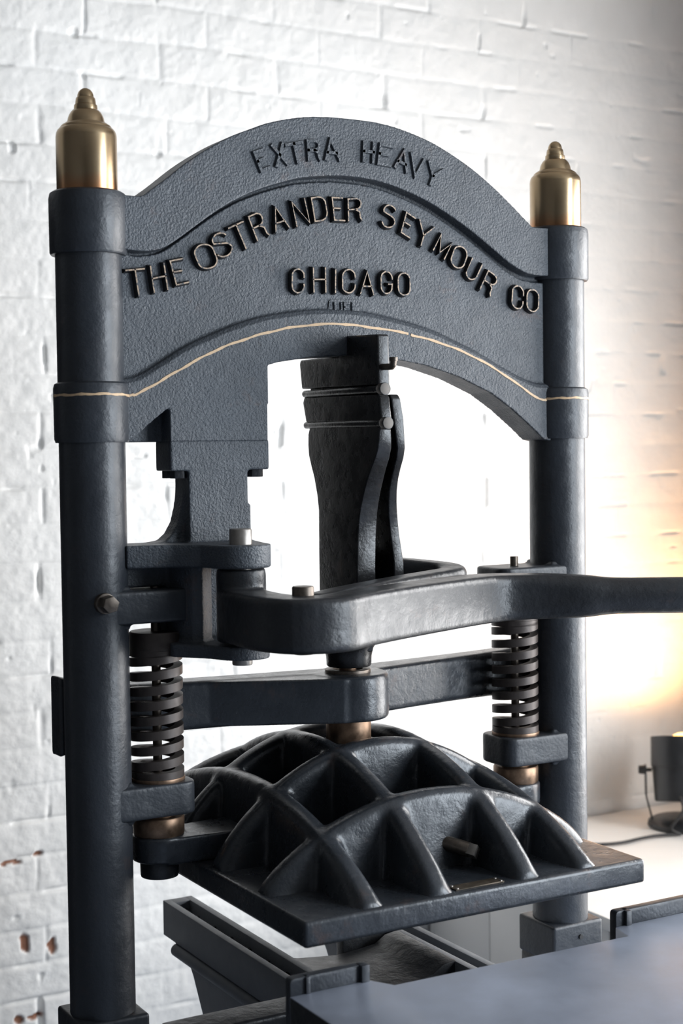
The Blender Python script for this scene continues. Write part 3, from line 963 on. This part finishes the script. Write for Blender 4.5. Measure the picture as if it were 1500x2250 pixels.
wl = [(1.35, 0.030), (1.48, 0.028), (1.6, 0.028), (1.70, 0.023), (1.78, 0.014), (1.80, 0.012)]
MB().prism(leg, 'YZ', lambda z: -0.0145, lambda z: interp(z, wl)).build('toggle_leg', IRON_TOG, press, bevel=0.004, seg=3, angle=30,
                                                                       label='dark toggle leg with bright worn front edge')
front2 = [(-0.150, 1.856), (-0.155, 1.848), (-0.156, 1.81)] + [(y, z) for y, z in front[1:-1]]
back2 = back[1:-2] + [(0.122, 1.81), (0.115, 1.852), (0.105, 1.856)]
xl = [(1.35, 0.060), (1.50, 0.073), (1.545, 0.068), (1.608, 0.056), (1.668, 0.043), (1.718, 0.037), (1.758, 0.029), (1.786, 0.0205), (1.86, 0.012)]
xr = [(1.35, 0.085), (1.507, 0.096), (1.532, 0.092), (1.577, 0.083), (1.622, 0.074), (1.668, 0.062), (1.694, 0.057), (1.741, 0.050), (1.769, 0.0445), (1.838, 0.037), (1.86, 0.031)]
MB().prism(front2 + back2, 'YZ', lambda z: interp(z, xl), lambda z: interp(z, xr)).build('toggle_leg', IRON_TOG, press, bevel=0.0035, seg=3, angle=30,
                                                                                      label='slanting toggle leg behind the straight one')
# foot of the toggle and the ram
ft = MB().lathe([(0, 1.325), (0.0425, 1.325), (0.0445, 1.328), (0.0455, 1.345), (0.049, 1.360), (0.060, 1.378), (0.072, 1.390), (0.074, 1.43), (0, 1.43)], (0, -0.005, 0), 48)
ft.build('toggle_foot', IRON_TOG, press)
ram = MB().lathe([(0, 1.175), (0.0448, 1.175), (0.0448, 1.29), (0.017, 1.29), (0.017, 1.33), (0, 1.33)], (0, 0, 0), 48).build('ram', BRONZE, press, label='bronze coloured ram under the crossbar')
MB().ring(0.030, 0.0455, 1.306, 1.3185, (0, 0), 48).build('wiper_ring', STEEL_PIN, ram, bevel=0.0015)

# --- crossbar that guides the ram
cb = MB()
arm = []
for x, y, w_, h_ in ((0.574, 0.088, 0.046, 0.150), (0.556, 0.089, 0.050, 0.140), (0.52, 0.092, 0.052, 0.112), (0.45, 0.090, 0.054, 0.100), (0.33, 0.080, 0.062, 0.094), (0.20, 0.062, 0.070, 0.092), (0.09, 0.045, 0.078, 0.092), (0.0, 0.030, 0.085, 0.092)):
    arm.append((x, y, 1.2665, w_, h_))
fullarm = arm + [(-a[0],) + a[1:] for a in arm[-2::-1]]
sm = spline(fullarm, 5)
cb.sweep([q[:3] for q in sm], [q[3] for q in sm], [q[4] for q in sm], 0.010)
cb.lathe([(0, 1.2225), (0.074, 1.2225), (0.0785, 1.227), (0.0795, 1.240), (0.0795, 1.298), (0.0775, 1.308), (0.073, 1.3125), (0, 1.3125)], (0, -0.004, 0), 64)
cb.prism([(-0.30, 0.05), (-0.05, -0.072), (0.0, -0.078), (0.0, 0.06)], 'XY', 1.2235, 1.3105)
cb.build('crossbar', IRON_PLT, press, voxel=0.0034, smooth=5)

# --- platen: plate, dome of crossing ribs, guide ears
PW, PD, PB, PT = 0.356, 0.471, 0.949, 0.9925
pl = MB().box(-PW, PW, -PD, PD, PB, PT)
platen = pl.build('platen', IRON_PLT, press, bevel=0.007, seg=3)


def dome(x, y):
    a = max(0.0, 1 - (x / 0.347) ** 2)
    b = max(0.0, 1 - (y / 0.466) ** 2)
    return PT + 0.2135 * a ** 0.80 * b ** 0.84


rb = MB()
RT = 0.0215


def rib_x(xc, y0, y1):
    n = 60
    top = [(y0 + (y1 - y0) * i / n) for i in range(n + 1)]
    vs, fs = [], []
    for y in top:
        z = max(dome(xc, y), PT - 0.004)
        for dx, zz in ((-RT - 0.012, PT - 0.012), (RT + 0.012, PT - 0.012), (RT, max(z - 0.012, PT - 0.004)), (RT * 0.55, z), (-RT * 0.55, z), (-RT, max(z - 0.012, PT - 0.004))):
            vs.append((xc + dx, y, zz))
    for i in range(n):
        for j in range(6):
            l = (j + 1) % 6
            fs.append((i * 6 + j, i * 6 + l, (i + 1) * 6 + l, (i + 1) * 6 + j))
    fs += [(5, 4, 3, 2, 1, 0), tuple(n * 6 + j for j in range(6))]
    rb.add(vs, fs)


def rib_y(yc, x0, x1):
    n = 50
    vs, fs = [], []
    for i in range(n + 1):
        x = x0 + (x1 - x0) * i / n
        z = max(dome(x, yc), PT - 0.004)
        for dy, zz in ((-RT - 0.012, PT - 0.012), (RT + 0.012, PT - 0.012), (RT, max(z - 0.012, PT - 0.004)), (RT * 0.55, z), (-RT * 0.55, z), (-RT, max(z - 0.012, PT - 0.004))):
            vs.append((x, yc + dy, zz))
    for i in range(n):
        for j in range(6):
            l = (j + 1) % 6
            fs.append((i * 6 + j, (i + 1) * 6 + j, (i + 1) * 6 + l, i * 6 + l))
    fs += [tuple(range(6)), tuple(n * 6 + j for j in (5, 4, 3, 2, 1, 0))]
    rb.add(vs, fs)


for xc in (-0.222, -0.085, 0.100, 0.230):
    rib_x(xc, -0.461, 0.461)
for yc in (-0.290, -0.105, 0.095, 0.290):
    rib_y(yc, -0.343, 0.343)
rb.lathe([(0, PT - 0.01), (0.085, PT - 0.01), (0.070, 1.06), (0.062, 1.176), (0, 1.176)], (0, 0, 0), 48)
ribs = rb.build('rib_dome', IRON_PLT, platen, voxel=0.0045, smooth=14)
for sx in (-1, 1):
    cx = sx * 0.409
    e = MB().lathe([(0, 0.997), (0.048, 0.997), (0.051, 1.000), (0.051, 1.042), (0.048, 1.045), (0, 1.045)], (cx, 0, 0), 48)
    e.prism([(sx * 0.41, -0.050), (sx * 0.345, -0.050), (sx * 0.20, -0.062), (sx * 0.20, 0.062), (sx * 0.345, 0.050), (sx * 0.41, 0.050)], 'XY', 0.9935, 1.043)
    ear = e.build('guide_ear', IRON_PLT, platen, voxel=0.003, smooth=5)
    MB().cyl((cx, 0, 0.998), (cx, 0, 0.965), 0.0362, 0.0352, 32).build('rod_nut', IRON_BLK, ear, bevel=0.003)
pg = MB().cyl((0.012, -0.296, 1.0375), (0.047, -0.352, 1.0265), 0.0140, 0.0135, 28)
pg.build('peg', STEEL_PIN, platen, bevel=0.0015)
d = Vector((0.035, -0.056, -0.011)).normalized()
q0 = Vector((0.047, -0.352, 1.0265)) - d * 0.002
sq = MB().cyl(q0, q0 + d * 0.017, 0.0150, 0.0150, 4, phase=math.pi / 4 + 0.2)
sq.build('peg_square', STEEL_BRT, platen, bevel=0.001, label='bright square end of the peg')
npl = MB().box(-0.052, 0.050, -0.4545, -0.428, PT, PT + 0.0022).build('maker_plate', plain('tarnished_brass_plate', (0.085, 0.068, 0.05), 0.45, metal=0.6, var=0.35, scale=70), platen, bevel=0.0006, seg=1)
for x in (-0.047, 0.045):
    for y in (-0.450, -0.4325):
        MB().lathe([(0, 0), (0.0032, 0), (0.0028, 0.0015), (0, 0.0022)], (x, y, PT + 0.002), 14).build('plate_screw', STEEL_BRT, npl)

# --- bed frame: two rails, saddle cross member, tie bar
for sx in (-1, 1):
    xo, xi = (-0.187, -0.117) if sx < 0 else (0.200, 0.142)
    a, b = min(xo, xi), max(xo, xi)
    y0, y1 = -1.25, 0.519
    rl = MB()
    sl = 0.017
    rl.box(a, a + sl, y0, y1, 0.672, 0.750)
    rl.box(b - sl, b, y0, y1, 0.672, 0.750)
    rl.box(a + 0.001, b - 0.001, y1 - 0.03, y1 + 0.0005, 0.6725, 0.7495)
    rl.box(a + 0.006, b - 0.006, y0 + 0.01, y1 - 0.01, 0.6735, 0.715)
    rail = rl.build('bed_rail', IRON_BED, press, bevel=0.002, seg=2)
    # bead under the rail and the leg that carries it
    bead = [(0.495, 0.672), (0.470, 0.668), (0.452, 0.658), (0.440, 0.645), (0.425, 0.640), (0.405, 0.638), (0.385, 0.634), (0.372, 0.62), (0.345, 0.58), (0.29, 0.50), (0.255, 0.30), (0.24, 0.0), (-1.2, 0.0), (-1.2, 0.672)]
    MB().prism(bead, 'YZ', a + 0.006, b - 0.006).build('frame_leg', IRON_BED, rail, bevel=0.003)
    MB().tube([(xo + (0.004 if sx < 0 else -0.004), 0.455, 0.655), (xo + (0.004 if sx < 0 else -0.004), y0, 0.655)], 0.014, 16).build('rail_bead', IRON_BED, rail)
    if sx < 0:
        for k in range(9):
            y = 0.44 - 0.085 * k
            MB().box(a + sl, b - sl, y - 0.006, y + 0.006, 0.715, 0.727).build('rail_cleat', IRON_BLK, rail, bevel=0.002)
sd = [(-0.12, 0.742), (-0.09, 0.735), (-0.05, 0.7305), (0.0, 0.7255), (0.05, 0.7285), (0.09, 0.733), (0.115, 0.748), (0.145, 0.752), (0.145, 0.50), (-0.12, 0.50)]
MB().prism(sd, 'XZ', -0.16, 0.06).build('saddle_member', IRON_BLK, press, bevel=0.004)
MB().box(0.030, 0.143, 0.085, 0.115, 0.52, 0.752).build('frame_web', IRON_BLK, press, bevel=0.004)
MB().box(-0.470, -0.186, -0.215, -0.135, 0.655, 0.7435).build('tie_bar', IRON_BLK, press, bevel=0.008, seg=3)
MB().box(-0.46, 0.46, -0.05, 0.05, 0.36, 0.50).build('foot_beam', IRON_BED, press, bevel=0.01)

# --- the sliding bed with its stop lips
BT = 0.895
outline = [(-0.407, -0.512), (-0.262, -0.512), (-0.238, -0.553), (0.236, -0.562), (0.250, -0.512), (0.470, -0.512), (0.470, -1.55), (-0.407, -1.55)]
bed = MB().prism(outline, 'XY', 0.752, BT).build('press_bed', STEEL_BED, press, bevel=0.003, seg=2)
for x0, x1, nm in ((-0.405, -0.263, 'l'), (0.252, 0.468, 'r')):
    lp = MB().prism(rounded([(x0, 0.80), (x1, 0.80), (x1, 0.9215), (x0, 0.9215)], 0.008), 'XZ', -0.512, -0.494)
    if x0 < 0:
        lp.box(x1 - 0.016, x1 - 0.001, -0.520, -0.5, 0.85, 0.9225)
        lp.box(x0 + 0.026, x0 + 0.034, -0.517, -0.5, 0.85, 0.9215)
    else:
        lp.box(x0 + 0.018, x0 + 0.030, -0.520, -0.5, 0.85, 0.9215)
    lp.build('stop_lip', IRON_COL, bed, bevel=0.002)
MB().box(-0.4075, -0.4045, -1.54, -0.515, 0.755, 0.8935).build('side_plate', IRON_BLK, bed, bevel=0.001)

# ------------------------------------------------------------------ uplight on the platform
UX, UY = 1.838, 1.05
ul = thing('uplight', (UX, UY, PZ), 'black can uplight standing on the white platform, lens glowing amber', 'lamp')
HB, HT, HR = 0.612, 0.818, 0.100
MB().lathe([(0, 0), (0.105, 0), (0.112, 0.006), (0.110, 0.018), (0.095, 0.026), (0, 0.028)], (UX, UY, PZ), 48).build('base_plate', CAN, ul)
TILT = math.radians(13)
tdir = Vector((0.62, 0.78, 0)).normalized()       # leans back towards the brick wall
TR = Matrix.Rotation(TILT, 3, Vector((0, 0, 1)).cross(tdir))
PIV = Vector((UX, UY, 0.712))


def tilt(mb):
    mb.v = [tuple(PIV + TR @ (Vector(v) - PIV)) for v in mb.v]


hs = MB()
hs.lathe([(0, HB), (HR - 0.014, HB), (HR - 0.010, HB + 0.004), (HR - 0.004, HB + 0.10), (HR - 0.002, HB + 0.102), (HR - 0.002, HB + 0.110), (HR, HB + 0.112), (HR, HT), (HR - 0.005, HT), (HR - 0.006, HT - 0.04), (0, HT - 0.04)], (UX, UY, 0), 56)
tilt(hs)
can = hs.build('housing', CAN, ul)
ln = MB().lathe([(0, HT - 0.038), (0.088, HT - 0.038), (0.088, HT - 0.026), (0.055, HT - 0.010), (0.030, HT + 0.004), (0.014, HT + 0.012), (0, HT + 0.014)], (UX, UY, 0), 40)
tilt(ln)
ln.build('lens', BULB, can, label='glowing amber lens')
va = Vector((-0.79, 0.61, 0)).normalized()
vb = Vector((-0.61, -0.79, 0)).normalized()
for sg in (-1, 1):
    p0 = Vector((UX, UY, 0)) + va * (sg * 0.096) + Vector((0, 0, PZ + 0.019))
    p1 = Vector((UX, UY, 0)) + va * (sg * 0.116) + Vector((0, 0, PZ + 0.10))
    p2 = Vector((UX, UY, 0)) + va * (sg * 0.118) + Vector((0, 0, 0.728))
    yk = MB()
    vs = []
    for p in (p0, p1, p2):
        for da, db in ((-0.003, -0.014), (0.003, -0.014), (0.003, 0.014), (-0.003, 0.014)):
            vs.append(p + va * da + vb * db)
    fs = [(i * 4 + j, i * 4 + (j + 1) % 4, (i + 1) * 4 + (j + 1) % 4, (i + 1) * 4 + j) for i in range(2) for j in range(4)]
    yk.add(vs, fs + [(3, 2, 1, 0), (8, 9, 10, 11)])
    yk.build('yoke_arm', CAN, ul)
for sg in (-1, 1):
    c0 = Vector((UX, UY, 0.712)) + va * (sg * 0.098)
    MB().cyl(c0, c0 + va * (sg * 0.024), 0.006, n=12).cyl(c0 + va * (sg * 0.022), c0 + va * (sg * 0.042), 0.015, 0.013, n=16).build('yoke_knob', RUBBER, ul, bevel=0.002)
cord = spline([(UX - 0.075, UY - 0.070, 0.640), (UX - 0.095, UY - 0.095, 0.652), (UX - 0.100, UY - 0.110, 0.615), (UX - 0.125, UY - 0.085, 0.560), (1.742, 0.960, 0.539), (1.735, 0.962, 0.5375), (1.70, 0.975, 0.5375), (1.66, 0.985, 0.5375), (1.604, 0.985, 0.5375),
               (1.522, 0.978, 0.5375), (1.449, 1.000, 0.5375), (1.36, 1.06, 0.5375), (1.25, 1.10, 0.5375)], 6)
MB().tube(cord, 0.0050, 10).build('power_cord', RUBBER, ul)
sl_ = bpy.data.lights.new('uplight_beam', 'SPOT')
sl_.energy = 37
sl_.color = (1.0, 0.51, 0.19)
sl_.spot_size = math.radians(165)
sl_.spot_blend = 1.0
sl_.shadow_soft_size = 0.08
so = bpy.data.objects.new('uplight_beam', sl_)
so.location = PIV + TR @ Vector((0, 0, HT + 0.030 - 0.712))
so.rotation_euler = (TR @ Vector((0, 0, 1))).to_track_quat('-Z', 'Y').to_euler()
COL.objects.link(so)
